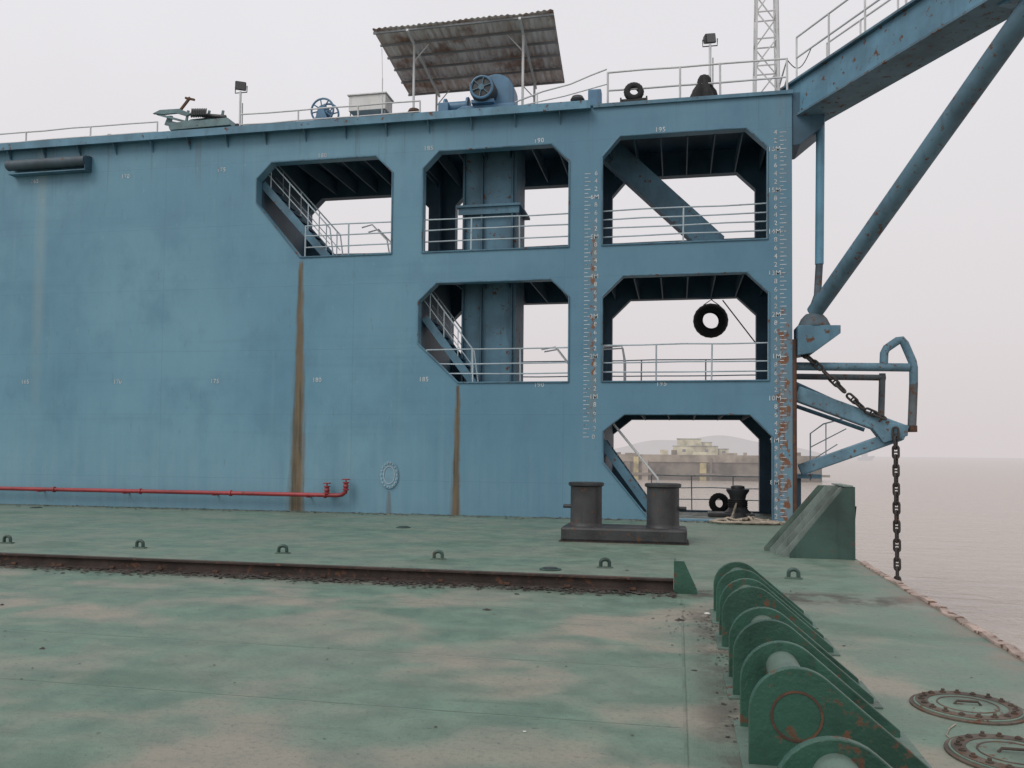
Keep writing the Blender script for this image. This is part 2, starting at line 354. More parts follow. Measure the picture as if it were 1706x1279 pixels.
MB().bar(P(985,225,yb),P(1192,412,yb),.5,.62,(0,0,1)).build('diagonal_brace',blue_old,ww)
xe=P(985,175).x
MB().box(XL,xe,W-.22,W-.002,ZT-.10,ZT-.04).build('ledge',blue_old,ww)
MB().box(XL,xe,W-.25,W-.222,ZT-.14,ZT+.06).build('ledge_lip',blue_arm,ww)
MB().box(xe+.05,XR+.02,W-.06,W-.002,ZT-.06,ZT+.03).build('ledge_lip',blue_old,ww)
x=P(20,235).x
while x<xe-.2:
    MB().add([(x,W-.22,ZT-.1),(x,W-.003,ZT-.1),(x,W-.003,ZT-.42),(x+.02,W-.22,ZT-.1),(x+.02,W-.003,ZT-.1),(x+.02,W-.003,ZT-.42)],[(0,1,2),(5,4,3),(0,3,4,1),(1,4,5,2),(2,5,3,0)]).build('bracket',blue_old,ww)
    x+=1.15
MB().box(xe-.08,xe+.25,W-.05,W+.25,ZT-.02,ZT+.42).build('edge_bracket',blue_b,ww,bevel=.03)
for o in (O1,O2,O3,O4,O5,O6):
    pts=o['poly']; m=MB(); k=len(pts)
    for i in range(k):
        a=Vector((pts[i][0],W-.012,pts[i][1])); c=Vector((pts[(i+1)%k][0],W-.012,pts[(i+1)%k][1]))
        if o is O6 and abs(a.z-c.z)<.01 and a.z<.1: continue
        m.tube([a,c],.022,6)
    m.build('opening_rim',blue_old,ww,smooth=True)
MB().tube([(XR+.05,W+.03,.02),(XR+.05,W+.03,P(1322,565).z)],.055,10).build('corner_fender',rusty,ww,smooth=True)
_tc={}
def textgeo(s,size):
    if (s,size) in _tc: return _tc[(s,size)]
    cu=bpy.data.curves.new('t','FONT'); cu.body=s; cu.size=size; cu.align_x='CENTER'; cu.align_y='CENTER'; cu.resolution_u=3; cu.space_character=1.1; cu.offset=.001
    ob=bpy.data.objects.new('t',cu); C.objects.link(ob); bpy.context.view_layer.update()
    me=bpy.data.meshes.new_from_object(ob.evaluated_get(bpy.context.evaluated_depsgraph_get()))
    r=([tuple(v.co) for v in me.vertices],[tuple(f.vertices) for f in me.polygons])
    bpy.data.objects.remove(ob); bpy.data.meshes.remove(me); _tc[(s,size)]=r; return r
def puttext(mb,s,x,z,size,y=W-.006):
    v,f=textgeo(s,size); mb.add([(x+a,y,z+b_) for a,b_,_ in v],f)
def scale(ut,un,vM,Mtop,zmin,zmax,fmt):
    m=MB(); z0=P(un,vM).z; xt=P(ut,vM).x; xn=P(un,vM).x
    k=int(math.ceil((zmin-z0)*10))
    while z0+k*.1<zmax:
        z=z0+k*.1; L=.15 if k%2==0 else .09
        m.add([(xt-.0,W-.005,z-.008),(xt+L,W-.005,z-.008),(xt+L,W-.005,z+.008),(xt,W-.005,z+.008)],[(0,1,2,3)])
        if k%2==0:
            d=k%10; M=Mtop+k//10
            s=fmt(M) if d==0 else str(d)
            puttext(m,s,xn-(.03 if d==0 else 0),z,.16)
        k+=1
    return m.build('draught_scale',mark,ww)
scale(1299,1292,248,16,.1,P(1300,215).z,lambda M:'%dM'%M)
scale(974,993,328,6,P(993,733).z,P(993,285).z,lambda M:('%dM'%M if M>0 else '0'))
for u,v,s in ((58,302,'165'),(209,294,'170'),(369,283,'175'),(537,259,'180'),(714,247,'185'),(898,234,'190'),(1100,216,'195'),
              (42,636,'165'),(196,636,'170'),(358,635,'175'),(528,633,'180'),(706,632,'185'),(898,641,'190'),(1102,639,'195')):
    m=MB(); q=P(u,v); puttext(m,s,q.x,q.z,.165); m.build('frame_number',mark,ww)
c=P(649,791); a_,b2=.255,.36
def oval(a,bb,n=28): return [(c.x+a*math.cos(2*PI*i/n),c.z+bb*math.sin(2*PI*i/n)) for i in range(n)]
mh=MB().prism(oval(a_,b2),W-.03,W-.002).build('manhole_cover',paint('pale_blue_cover',(.18,.33,.42,1),.25,.5,.2),ww,bevel=.005)
MB().plate(oval(a_*.62,b2*.66),[oval(a_*.55,b2*.6)],W-.045,W-.031).build('cover_rim',railgrey,mh)
for i in range(18):
    an=2*PI*i/18; MB().lathe([(.018,0),(.018,.035)],(c.x+a_*.84*math.cos(an),W-.03,c.z+b2*.87*math.sin(an)),(0,-1,0),6).build('bolt',railgrey,mh)
# ------------------------------------------------------------ railings
def railing(label,pts,h,heights,mat,sp=1.5,r=.018,group=None,post_r=None,name='guard_rail'):
    pts=[Vector(p) for p in pts]; t=thing(name,label,'railing',pts[0],group)
    for hh in heights:
        pp=[]
        for i in range(len(pts)-1):
            nn=max(1,int((pts[i+1]-pts[i]).length/.8))
            for k in range(nn): pp.append(pts[i].lerp(pts[i+1],k/nn)+Vector((0,random.uniform(-.008,.008),hh+random.uniform(-.012,.012))))
        pp.append(pts[-1]+Vector((0,0,hh)))
        MB().tube(pp,r,7).build('rail',mat,t,smooth=True)
    for i in range(len(pts)-1):
        a,b_=pts[i],pts[i+1]; n=max(1,round((b_-a).length/sp))
        for k in range(n+(1 if i==len(pts)-2 else 0)):
            q=a.lerp(b_,k/n); MB().tube([q,q+Vector((random.uniform(-.012,.012),0,h))],post_r or r*1.15,7).build('post',mat,t,smooth=True)
    return t
yr=W+.12
railing('short pale rail across the upper opening with the left stair',[(P(508,430,yr).x,yr,za),(O1['xR'],yr,za)],.88,(.3,.6,.88),railgrey,1.2)
railing('pale rail across the upper opening in front of the big pillar',[(O2['xL'],yr,za),(O2['xR'],yr,za)],.88,(.3,.6,.88),railgrey,1.3)
railing('pale rail across the upper stern opening with the diagonal brace',[(O3['xL'],yr,za),(O3['xR'],yr,za)],.88,(.24,.46,.68,.9),railgrey,1.6)
railing('pale rail across the middle opening with the stair and pillar',[(P(772,638,yr).x-1.0,yr,zb_),(O4['xR'],yr,zb_)],.88,(.24,.5,.88),railgrey,1.3)
railing('pale rail across the middle stern opening below the hanging tyre',[(O5['xL'],yr,zb_),(O5['xR'],yr,zb_)],.92,(.24,.48,.92),railgrey,1.4)
yr2=B-.1
railing('far rail behind the upper openings on the outboard side',[(P(530,400,yr2).x,yr2,za),(XR-.1,yr2,za)],.9,(.45,.9),railgrey,1.8)
railing('far rail behind the middle openings on the outboard side',[(P(765,600,yr2).x,yr2,zb_),(XR-.1,yr2,zb_)],.9,(.45,.9),railgrey,1.8)
def grip(label,pts):
    t=thing('ladder_head_rail',label,'railing',pts[0])
    MB().tube(pts,.022,7).build('rail',white,t,smooth=True)
    MB().tube([p+Vector((.0,.5,0)) for p in pts],.022,7).build('rail',white,t,smooth=True)
yg=W+1.2
grip('bent white hand rail behind the short rail of the upper left opening',[P(603,379,yg),P(620,374,yg),P(645,400,yg),P(650,430,yg)])
grip('bent white hand rail between the middle opening and the stern bay',[P(902,582,yg),P(925,578,yg),P(950,610,yg),P(955,640,yg)])
grip('pale bent hand rail at the left side of the middle stern bay',[P(1003,578,yg),P(1036,576,yg),P(1040,600,yg),P(1040,636,yg)])
# ------------------------------------------------------------ stairs
def stairs(label,a,b_,y0,y1,n,mat=blue_old,rail=True):
    a=Vector((a[0],0,a[1])); b_=Vector((b_[0],0,b_[1])); t=thing('stairs',label,'stairs',(b_.x,(y0+y1)/2,b_.z))
    for y in (y0,y1): MB().bar((a.x,y,a.z),(b_.x,y,b_.z),.05,.2).build('stringer',mat,t)
    for i in range(n):
        q=a.lerp(b_,(i+.5)/n); MB().box(q.x-.13,q.x+.13,y0+.03,y1-.03,q.z-.02,q.z+.02).build('tread',blue_dark,t)
    if rail:
        for y in (y0,y1):
            h=Vector((0,0,.85)); m=MB()
            A_=Vector((a.x,y,a.z)); B_=Vector((b_.x,y,b_.z)); m.tube([A_+h,B_+h,B_+Vector((.12,0,0))],.02,7)
            m.tube([A_+h*.5,B_+h*.5],.014,6)
            for k in (.12,.4,.68,.95): q=A_.lerp(B_,k); m.tube([q,q+h],.016,6)
            m.build('handrail',railgrey,t,smooth=True)
    return t
stairs('blue steel stair descending in the upper left opening',(P(428,300).x,P(428,300).z),(P(540,430).x,za),W+.34,W+1.05,10)
stairs('blue steel stair descending in the middle opening beside the pillar',(P(700,530).x,P(700,530).z+.1),(P(784,636).x,zb_),W+.34,W+1.05,9)
t=stairs('blue steel stair down to the deck in the lowest opening',(P(1000,735).x,P(1000,735).z),(P(1092,862).x,.05),W+.34,W+1.05,8,rail=False)
m=MB(); m.tube([P(1022,706,W+.36),P(1096,797,W+.36),P(1096,860,W+.36)],.03,8); m.build('handrail',white,t,smooth=True)
# ------------------------------------------------------------ fire main
yp=W-.22; zp=(P(60,816,yp).z+P(540,823,yp).z)/2; xpe=P(566,823,yp).x
t=thing('fire_main','long red fire pipe running along the foot of the blue wall','pipe',(xpe,yp,0))
xq=P(576,823,yp).x
MB().tube([(XL,yp,zp),(xpe-.05,yp,zp),(xpe+.06,yp,zp+.02),(xq-.01,yp,zp+.09),(xq,yp,zp+.2)],.055,12).build('pipe',red,t,smooth=True)
for q in (P(545,800,yp).x,xq):
    z=zp+.03 if q!=xq else zp+.14
    v=MB().lathe([(.085,0),(.085,.03),(.05,.04),(.075,.10),(.05,.17),(.085,.18),(.085,.21)],(q,yp,z),n=14).build('valve',red,t,smooth=True)
    ring=[(q+.095*math.cos(2*PI*i/16),yp+.095*math.sin(2*PI*i/16),z+.28) for i in range(16)]
    m=MB().tube(ring,.014,6,closed=True); m.tube([(q-.09,yp,z+.28),(q+.09,yp,z+.28)],.012,6); m.tube([(q,yp,z+.2),(q,yp,z+.29)],.02,6); m.build('handwheel',red,v,smooth=True)
x=xpe-.9
while x>-22:
    MB().box(x-.025,x+.025,yp-.07,W-.002,zp-.075,zp-.056).build('pipe_support',red,t)
    MB().lathe([(.078,-.025),(.078,.025)],(x+.5,yp,zp),(1,0,0),14).build('flange',red,t)
    x-=2.7
a=P(14,276,W-.2); b_=P(144,268,W-.2); b_.z=a.z=(a.z+b_.z)/2
t=thing('rolled_awning','long dark horizontal roll high on the left of the wall','awning',a)
m=MB(); n=24; pts=[a.lerp(b_,i/n)+Vector((0,0,.008*math.sin(i*2.1))) for i in range(n+1)]
m.tube(pts,.15,14); m.build('roll',paint('dark_slate_roll',(.05,.08,.10,1),.42,.6,.3),t,smooth=True)
MB().box(a.x+.05,b_.x+.02,W-.26,W-.002,a.z-.27,a.z-.24).build('tray',blue_old,t)
MB().box(a.x-.02,b_.x+.02,W-.12,W-.002,a.z+.14,a.z+.17).build('bracket',rusty,t)
MB().box(b_.x-.0,b_.x+.02,W-.28,W-.002,a.z-.25,a.z+.14).build('bracket',blue_dark,t)
# ------------------------------------------------------------ things on the upper deck
yt=W-.12
railing('white guard rail along the upper edge, far left stretch',[(P(-60,225,yt).x,yt,ZT),(P(262,215,yt).x,yt,ZT)],.40,(.12,.40),white,2.0,.02)
railing('white guard rail along the upper edge between machine and canopy',[(P(400,200,yt).x,yt,ZT),(P(700,190,yt).x,yt,ZT)],.42,(.14,.42),white,1.6,.02)
yq=W+.2
tt=thing('guard_rail','sagging white rail rising from under the canopy to the tall stern rail','railing',P(870,180,yq))
MB().tube([P(858,170,yq),P(905,152,yq),P(950,140,yq),P(985,125,yq),P(1011,115,yq)],.02,7).build('rail',white,tt,smooth=True)
MB().tube([P(858,178,yq),P(940,160,yq),P(1011,140,yq)],.016,7).build('rail',white,tt,smooth=True)
MB().tube([P(895,154,yq),Vector((P(895,180,yq).x,yq,ZT))],.02,7).build('post',white,tt,smooth=True)
za0=Vector((P(1013,115,yq).x,yq,ZT)); zb0=Vector((XR-.08,yq,ZT))
railing('tall white guard rail at the stern corner of the upper deck',[za0,Vector((P(1133,100,yq).x,yq,ZT)),Vector((P(1200,95,yq).x,yq,ZT)),zb0,zb0+Vector((0,3.0,0))],.92,(.45,.92),white,3.2,.024)
railing('far white guard rail at the outboard side of the upper deck',[(P(850,150,B).x,B-.1,ZT),(XR-.1,B-.1,ZT)],.95,(.5,.95),white,2.2)
def floodlight(u,vt,vb,y,label,tilt):
    top=P(u,vt,y); t=thing('floodlight',label,'lamp',(top.x,y,ZT),'floodlights on the upper deck')
    MB().tube([(top.x,y,ZT),(top.x,y,top.z-.16)],.034,8).build('post',white,t,smooth=True)
    MB().tube([(top.x+.07,y,ZT+.1),(top.x+.07,y,top.z-.5)],.015,6).build('brace',grey,t,smooth=True)
    m=MB(); S_=1.05
    m.add([(-.15,-.04,-.12),(.15,-.04,-.12),(.15,-.04,.12),(-.15,-.04,.12),(-.10,.16,-.08),(.10,.16,-.08),(.10,.16,.08),(-.10,.16,.08)],[(0,1,2,3),(7,6,5,4),(0,4,5,1),(1,5,6,2),(2,6,7,3),(3,7,4,0)])
    rot=Matrix.Rotation(tilt,3,'Y')@Matrix.Rotation(.25,3,'X')@Matrix.Rotation(.5,3,'Z'); m.v=[rot@v*S_+Vector((top.x,y,top.z)) for v in m.v]
    h=m.build('lamp_housing',dark,t,bevel=.03)
    m=MB().box(-.12,.12,-.052,-.044,-.09,.09); m.v=[rot@v*S_+Vector((top.x,y,top.z)) for v in m.v]; m.build('lamp_glass',glass,h)
    MB().tube([(top.x-.18,y+.03,top.z),(top.x-.18,y+.03,top.z-.18),(top.x+.18,y+.03,top.z-.18),(top.x+.18,y+.03,top.z)],.016,6).build('yoke',dark,t,smooth=True)
floodlight(401,143,205,W+.6,'dark floodlight on a white post beside the grey-teal machine',.15)
floodlight(1183,64,160,W+.7,'dark floodlight on a taller white post left of the lattice mast',-.12)
ym=W-.1
t=thing('hand_winch','grey-teal deck machine with pointed nose, coil spring and lever at the upper edge','winch',(P(335,210,ym).x,ym,ZT))
q=lambda u,v:(P(u,v,ym).x,P(u,v,ym).z)
MB().prism([q(284,208),q(384,199),q(388,211),q(288,220)],ym-.15,ym+.5).build('base_tray',teal,t,bevel=.01)
MB().prism([q(300,207),q(380,200),q(372,193),q(318,198)],ym+.0,ym+.4).build('bearing_block',teal,t,bevel=.01)
MB().prism([q(256,190),q(268,184),q(300,182),q(320,190),q(312,194),q(296,189),q(276,191)],ym-.05,ym+.02).build('nose_plate',teal,t)
MB().prism([q(270,205),q(276,190),q(283,190),q(281,199),q(302,203),q(296,209)],ym+.1,ym+.16).build('nose_plate',teal,t)
MB().bar(P(262,190,ym),P(322,206,ym),.05,.05).build('link_bar',teal,t)
m=MB(); m.tube([P(318+i*.42,188+7*math.sin(i*.9),ym-.1+.13*math.cos(i*.9)) for i in range(62)],.02,6); m.build('spring',dark,t,smooth=True)
MB().bar(P(297,188,ym),P(317,162,ym),.05,.06).build('lever',rusty,t); MB().bar(P(309,163,ym),P(324,166,ym),.06,.05).build('lever_head',rusty,t)
for u in (310,345,368): MB().bar(P(u,204,ym),P(u+4,184,ym),.04,.06).build('strut',teal,t)
MB().tube([P(338,192,ym),P(376,195,ym)],.06,10).build('shaft',dark,t,smooth=True)
mp=P(396,190,W+.25); t=thing('mooring_fitting','small dark cap fitting at the foot of the left floodlight','fitting',(mp.x,mp.y,ZT))
MB().lathe([(.11,0),(.09,.15),(.14,.2),(.14,.28),(.03,.34)],(mp.x,mp.y,ZT),n=16).build('cap',dark,t,smooth=True)
MB().box(mp.x-.16,mp.x+.16,mp.y-.12,mp.y+.12,ZT,ZT+.03).build('foot_plate',rusty,t)
rc_=P(541,187,W+.4); t=thing('cable_reel','bright blue spoked cable reel on the upper deck left of the white cabinet','reel',(rc_.x,rc_.y,ZT))
for yy in (-.15,.2):
    m=MB(); m.tube([(rc_.x+.32*math.cos(2*PI*i/28),rc_.y+yy,rc_.z+.32*math.sin(2*PI*i/28)) for i in range(28)],.028,7,closed=True); rim=m.build('rim',blue_b,t,smooth=True)
    m=MB()
    for k in range(4):
        an=k*PI/4+.2; m.tube([(rc_.x-.3*math.cos(an),rc_.y+yy,rc_.z-.3*math.sin(an)),(rc_.x+.3*math.cos(an),rc_.y+yy,rc_.z+.3*math.sin(an))],.018,6)
    m.build('spokes',blue_b,rim,smooth=True)
MB().lathe([(.15,-.15),(.15,.2)],rc_,(0,1,0),18).build('drum',blue_b,t,smooth=True)
MB().prism([(rc_.x-.3,ZT),(rc_.x+.3,ZT),(rc_.x+.05,rc_.z+.03),(rc_.x-.05,rc_.z+.03)],rc_.y-.24,rc_.y-.2).build('stand',blue_b,t)
y=W+.5; a=P(581,160,y); b_=P(642,190,y)
t=thing('cabinet','white equipment cabinet on legs beside the thin aerial','cabinet',((a.x+b_.x)/2,y,ZT))
MB().box(a.x,b_.x,y,y+.55,a.z-.42,a.z).build('housing',boxw,t,bevel=.015)
MB().box(a.x-.03,b_.x+.03,y-.04,y+.59,a.z+.002,a.z+.03).build('lid',boxw,t)
for xx in (a.x+.04,b_.x-.04):
    for yy in (y+.05,y+.5): MB().tube([(xx,yy,ZT),(xx,yy,a.z-.42)],.02,6).build('leg',grey,t)
q=P(638,80,W+.5); t=thing('aerial','thin upright whip aerial beside the white cabinet','aerial',(q.x,q.y,ZT))
MB().tube([(q.x,q.y,ZT),(q.x,q.y,P(638,130,W+.5).z)],.016,6).build('base_tube',white,t); MB().tube([(q.x,q.y,P(638,130,W+.5).z),(q.x-.03,q.y,q.z)],.008,5).build('whip',white,t)
# canopy
c1=P(620,48,W+.0);c2=P(922,16,W+.0);c3=P(941,136,W+3.4);c4=P(682,158,W+3.4)
t=thing('canopy','rusty corrugated sheet canopy on white posts above the winch','canopy',((c1.x+c2.x)/2,W+1.7,ZT))
m=MB(); nx=200; ny=6; vs=[];fs=[]
for j in range(ny+1):
    for i in range(nx+1):
        q=c1.lerp(c2,i/nx).lerp(c4.lerp(c3,i/nx),j/ny); q.z+=.017*math.sin(i*2*PI/6.5)+.010*math.sin(i*.07+j)
        if j==0: q.y+=.02*math.sin(int(i/26)*2.3)
        vs.append(q)
for j in range(ny):
    for i in range(nx): o=j*(nx+1)+i; fs.append((o,o+1,o+nx+2,o+nx+1))
m.add(vs,fs); m.build('roof_sheet',canm,t,smooth=True)
dz=Vector((0,0,-.06))
for k in (.03,.2,.38,.56,.76,.97): MB().bar(c1.lerp(c4,k)+dz,c2.lerp(c3,k)+dz,.05,.05).build('purlin',grey,t)
for k in (.2,.82): MB().bar(c1.lerp(c2,k)+dz*2,c4.lerp(c3,k)+dz*2,.06,.06).build('rafter',white,t)
for k,l in ((.2,.2),(.82,.2),(.2,.9),(.82,.9)):
    q=c1.lerp(c2,k).lerp(c4.lerp(c3,k),l)+dz*2.4; MB().tube([(q.x,q.y,ZT),q],.034,8).build('post',white,t,smooth=True)
    sgn=1 if k<.5 else -1; MB().tube([(q.x,q.y,q.z-.45),(q.x+sgn*.4,q.y,q.z)],.015,6).build('brace',white,t)
for k in (.2,.82):
    q=c1.lerp(c2,k).lerp(c4.lerp(c3,k),.2); p2=c1.lerp(c2,k).lerp(c4.lerp(c3,k),.9); MB().tube([(q.x,q.y,ZT+.05),(p2.x,p2.y,ZT+1.0)],.015,6).build('brace',white,t)
# winch
y=W+.25; a=P(730,184,y); b_=P(856,180,y)
t=thing('winch','blue electric winch with round gear housing under the canopy','winch',((a.x+b_.x)/2,y,ZT))
MB().prism([(a.x,ZT),(b_.x+.05,ZT),(b_.x+.05,ZT+.30),(a.x+.7,ZT+.30),(a.x+.5,ZT+.2),(a.x,ZT+.2)],y-.15,y+1.0).build('bedplate',blue_b,t,bevel=.02)
g=P(806,152,y-.12); g2=P(827,158,y+.2); rr=.50
pol=[(g2.x+rr*math.cos(an),g2.z+rr*math.sin(an)) for an in [i*PI/16 for i in range(17)]]+[(g2.x-rr,ZT+.28),(g2.x+rr,ZT+.28)]
MB().prism(pol,y+.05,y+.62).build('gear_housing',blue_b,t,bevel=.03)
m=MB().lathe([(.08,-.26),(.29,-.24),(.33,-.19),(.33,.16)],g,(0,1,0),30,cap=True).build('motor',dark,t,smooth=True)
m2=MB()
m2.tube([(g.x+.28*math.cos(2*PI*i/28),g.y-.26,g.z+.28*math.sin(2*PI*i/28)) for i in range(28)],.035,7,closed=True); m2.build('rim',blue_b,m,smooth=True)
m2=MB()
for k in range(6):
    an=k*PI/3+.3; m2.bar((g.x+.05*math.cos(an),g.y-.265,g.z+.05*math.sin(an)),(g.x+.26*math.cos(an),g.y-.265,g.z+.26*math.sin(an)),.02,.04,(0,1,0))
m2.build('fan_spokes',blue_old,m)
MB().lathe([(.08,-.09),(.08,.0)],(g.x,g.y-.2,g.z),(0,1,0),14).build('hub',blue_old,m)
d=P(762,168,y+.2); MB().lathe([(.16,-.35),(.24,-.33),(.24,-.28),(.15,-.27),(.15,.27),(.24,.28),(.24,.33),(.16,.35)],(d.x,d.y,ZT+.42),(1,0,0),22).build('drum',blue_b,t,smooth=True)
MB().box(a.x+.02,a.x+.30,y-.1,y+.6,ZT+.2,ZT+.46).build('brake_box',blue_b,t,bevel=.02)
MB().box(g.x-.30,g.x+.3,g.y-.15,g.y+.15,ZT+.30,g.z-.26).build('motor_foot',blue_b,t,bevel=.01)
def mushroom(u,y,s,label,mat):
    q=P(u,180,y); t=thing('deck_vent',label,'vent',(q.x,y,ZT))
    MB().lathe([(.07*s,0),(.07*s,.16*s)],(q.x,y,ZT),n=14).build('stem',mat,t,smooth=True)
    MB().lathe([(.14*s,.15*s),(.16*s,.2*s),(.12*s,.27*s),(.02,.3*s)],(q.x,y,ZT),n=18).build('cap',mat,t,smooth=True)
mushroom(690,W+.1,1.1,'small brown mushroom vent left of the blue winch',rusty)
mushroom(716,W+.3,.9,'small grey mushroom vent closest to the blue winch',grey)
mushroom(962,W+.1,1.15,'low dark mushroom vent right of the canopy posts',dark)
mushroom(186,W+.1,.8,'low dark vent on the upper edge far to the left',dark)
def tyre_mb(c,axis,R,r):
    prof=[]
    for i in range(15):
        a=-PI*.62+ i/14*PI*1.24
        prof.append((max(R-r+r*math.cos(a),.01), r*.95*math.sin(a)))
    m=MB(); q=Vector((0,0,1)).rotation_difference(Vector(axis)).to_matrix(); n=40; k=len(prof); vs=[];fs=[]
    for i,(x,z) in enumerate(prof):
        for j in range(n):
            rr=x+(.008 if (j%2 and 4<i<10) else 0); a=2*PI*j/n; vs.append(Vector(c)+q@Vector((rr*math.cos(a),rr*math.sin(a),z)))
    for x,z in [(x-.02,z*.85) for x,z in prof]:
        for j in range(n): a=2*PI*j/n; vs.append(Vector(c)+q@Vector((x*math.cos(a),x*math.sin(a),z)))
    tot=2*k; order=list(range(k))+list(range(2*k-1,k-1,-1))
    for s_ in range(tot):
        i0=order[s_]; i1=order[(s_+1)%tot]
        for j in range(n): fs.append((i0*n+j,i0*n+(j+1)%n,i1*n+(j+1)%n,i1*n+j))
    return m.add(vs,fs)
q=P(1056,153,W+.2); tag(tyre_mb(q,(.15,-1,.1),.25,.09).build('tyre',black,smooth=True),'small upright tyre on the upper deck right of the sagging rail','tyre')
q=P(1056,167,W+.2)
t=thing('mooring_roller','black roller block under the small tyre on the upper deck','roller',(q.x,q.y,ZT))
MB().tube([(q.x-.3,q.y,ZT+.1),(q.x+.3,q.y,ZT+.1)],.1,14).build('roller',black,t,smooth=True); MB().box(q.x-.34,q.x-.3,q.y-.12,q.y+.12,ZT,ZT+.2).build('cheek',dark,t); MB().box(q.x+.3,q.x+.34,q.y-.12,q.y+.12,ZT,ZT+.2).build('cheek',dark,t)
q=P(1170,165,W+.3); m=MB(); vs=[];fs=[]; prof=[(.34,0),(.31,.16),(.26,.3),(.17,.45),(.14,.6),(.10,.68),(.02,.72)]; n=30
for r,z in prof:
    for j in range(n):
        a=2*PI*j/n; k=1+.18*math.sin(a*5+z*4)+.1*math.sin(a*9+z*7); vs.append((q.x+r*k*math.cos(a)+.06*z,q.y+r*k*math.sin(a),ZT+z))
for i in range(len(prof)-1):
    for j in range(n): fs.append((i*n+j,i*n+(j+1)%n,(i+1)*n+(j+1)%n,(i+1)*n+j))
m.add(vs,fs); tag(m.build('covered_instrument',cloth,smooth=True),'black tarpaulin draped over a deck instrument below the right floodlight','cover')
yl=W+1.6; a=P(1258,150,yl); b_=P(1298,150,yl); wdt=(b_.x-a.x); cx=(a.x+b_.x)/2
t=thing('lattice_mast','white lattice mast at the stern corner of the upper deck','mast',(cx,yl,ZT)); HH=6.5
def corner(sx,sy,z): k=1-.35*z/HH; return Vector((cx+sx*wdt/2*k,yl+.3+sy*wdt/2*k,ZT+z))
for sx in (-1,1):
    for sy in (-1,1): MB().bar(corner(sx,sy,0),corner(sx,sy,HH),.06,.06,(0,1,0)).build('leg',white,t)
m=MB(); n=9
for i in range(n):
    z0=HH*i/n; z1=HH*(i+1)/n
    for f in range(4):
        s=[(-1,-1),(1,-1),(1,1),(-1,1)]; A_=s[f]; B_=s[(f+1)%4]
        if i%2: A_,B_=B_,A_
        m.bar(corner(*A_,z0),corner(*B_,z1),.03,.03,(.1,1,.1)); m.bar(corner(*A_,z1),corner(*B_,z1),.03,.03,(.1,1,.1))
m.build('bracing',white,t)
MB().box(cx-.12,cx+.12,yl+.1,yl+.3,ZT+.35,ZT+.75).build('junction_box',rusty,t,bevel=.01)
MB().tube([(cx+.25,yl,ZT+HH-.5),(cx+.33,yl,ZT)],.008,5).build('cable',grey,t)
# ------------------------------------------------------------ bridge arm at upper right
S=Vector((XR+.45,W+.35,0)); dr=Vector((.49,-.87,0)).normalized(); pr=Vector((dr.y,-dr.x,0))*-1
zl=P(1338,196,S.y).z; zh=P(1338,142,S.y).z
t=thing('bridge_arm','long blue box beam walkway reaching up to the right from the wall top','walkway',(S.x,S.y,zl))
L=11.0; E=S+dr*L; zc=(zl+zh)/2
MB().bar((S-dr*.5)+Vector((0,0,zc)),E+Vector((0,0,zc)),.75,zh-zl).build('beam',blue_arm,t,bevel=.01)
MB().bar((S-dr*.5)+Vector((0,0,zh+.03)),E+Vector((0,0,zh+.03)),.95,.05).build('top_flange',blue_strut,t)
MB().bar((S-dr*.5)+Vector((0,0,zl-.03)),E+Vector((0,0,zl-.03)),.9,.05).build('bottom_flange',blue_strut,t)
for side in (-1,1):
    off=pr*.44*side
    for hh in (.5,1.0): MB().tube([S+dr*.1+off+Vector((0,0,zh+.05+hh)),E+off+Vector((0,0,zh+.05+hh))],.024,7).build('rail',white,t,smooth=True)
    for k in range(10):
        q=S+dr*(.1+k*1.15)+off+Vector((0,0,zh+.05)); MB().tube([q,q+Vector((0,0,1.0))],.024,7).build('post',white,t,smooth=True)
z9=P(1345,238,W).z
MB().prism([(XR+.005,z9-.02),(XR+.2,z9),(XR+.75,z9+.45),(XR+.75,ZT),(XR+.005,ZT)],W+.05,W+1.1).build('root_bracket',blue_dark,t,bevel=.01)
ft=P(1357,520,W+.2); hd=S+dr*6.3+Vector((0,0,zl-.05))
MB().tube([ft,hd],.19,18,r2=.21).build('strut',blue_strut,t,smooth=True)
MB().prism([(P(1326,548,W+.2).x,P(1326,545,W+.2).z),(P(1396,548,W+.2).x,P(1396,545,W+.2).z),(P(1396,560,W+.2).x,P(1396,558,W+.2).z),(P(1352,585,W+.2).x,P(1352,590,W+.2).z),(P(1326,585,W+.2).x,P(1326,594,W+.2).z)],W-.15,W+.6).build('foot_bracket',blue_old,t,bevel=.01)
dome=paint('rusty_foot_paint',(.07,.10,.12,1),.60,.75,.3,ns=1.5)
q=P(1356,545,W+.2); MB().lathe([(.37,0),(.37,.04),(.34,.10),(.30,.19),(.24,.26),(.19,.31)],q,n=26).build('strut_socket',dome,t,smooth=True)
q0=P(1367,185,W+.3); q1=P(1365,440,W+.3); MB().tube([q0,q1],.10,12).build('hanger',blue,t,smooth=True)
MB().tube([q1+Vector((0,0,.02)),P(1362,492,W+.3),P(1352,520,W+.25)],.09,10).build('hanger_foot',dome,t,smooth=True)
MB().bar(hd+Vector((0,0,-.15)),hd-dr*.9+Vector((0,0,.03)),.3,.1).build('gusset',blue_arm,t)
m=MB(); a=P(1312,100,W+.25); b_=S+dr*.1+Vector((0,0,zh+.9)); pts=[a.lerp(b_,i/10)-Vector((0,0,.35*math.sin(PI*i/10))) for i in range(11)]
tag(m.tube(pts,.012,5).build('guard_chain',dark),'thin guard chain sagging between stern rail and walkway rail','chain')
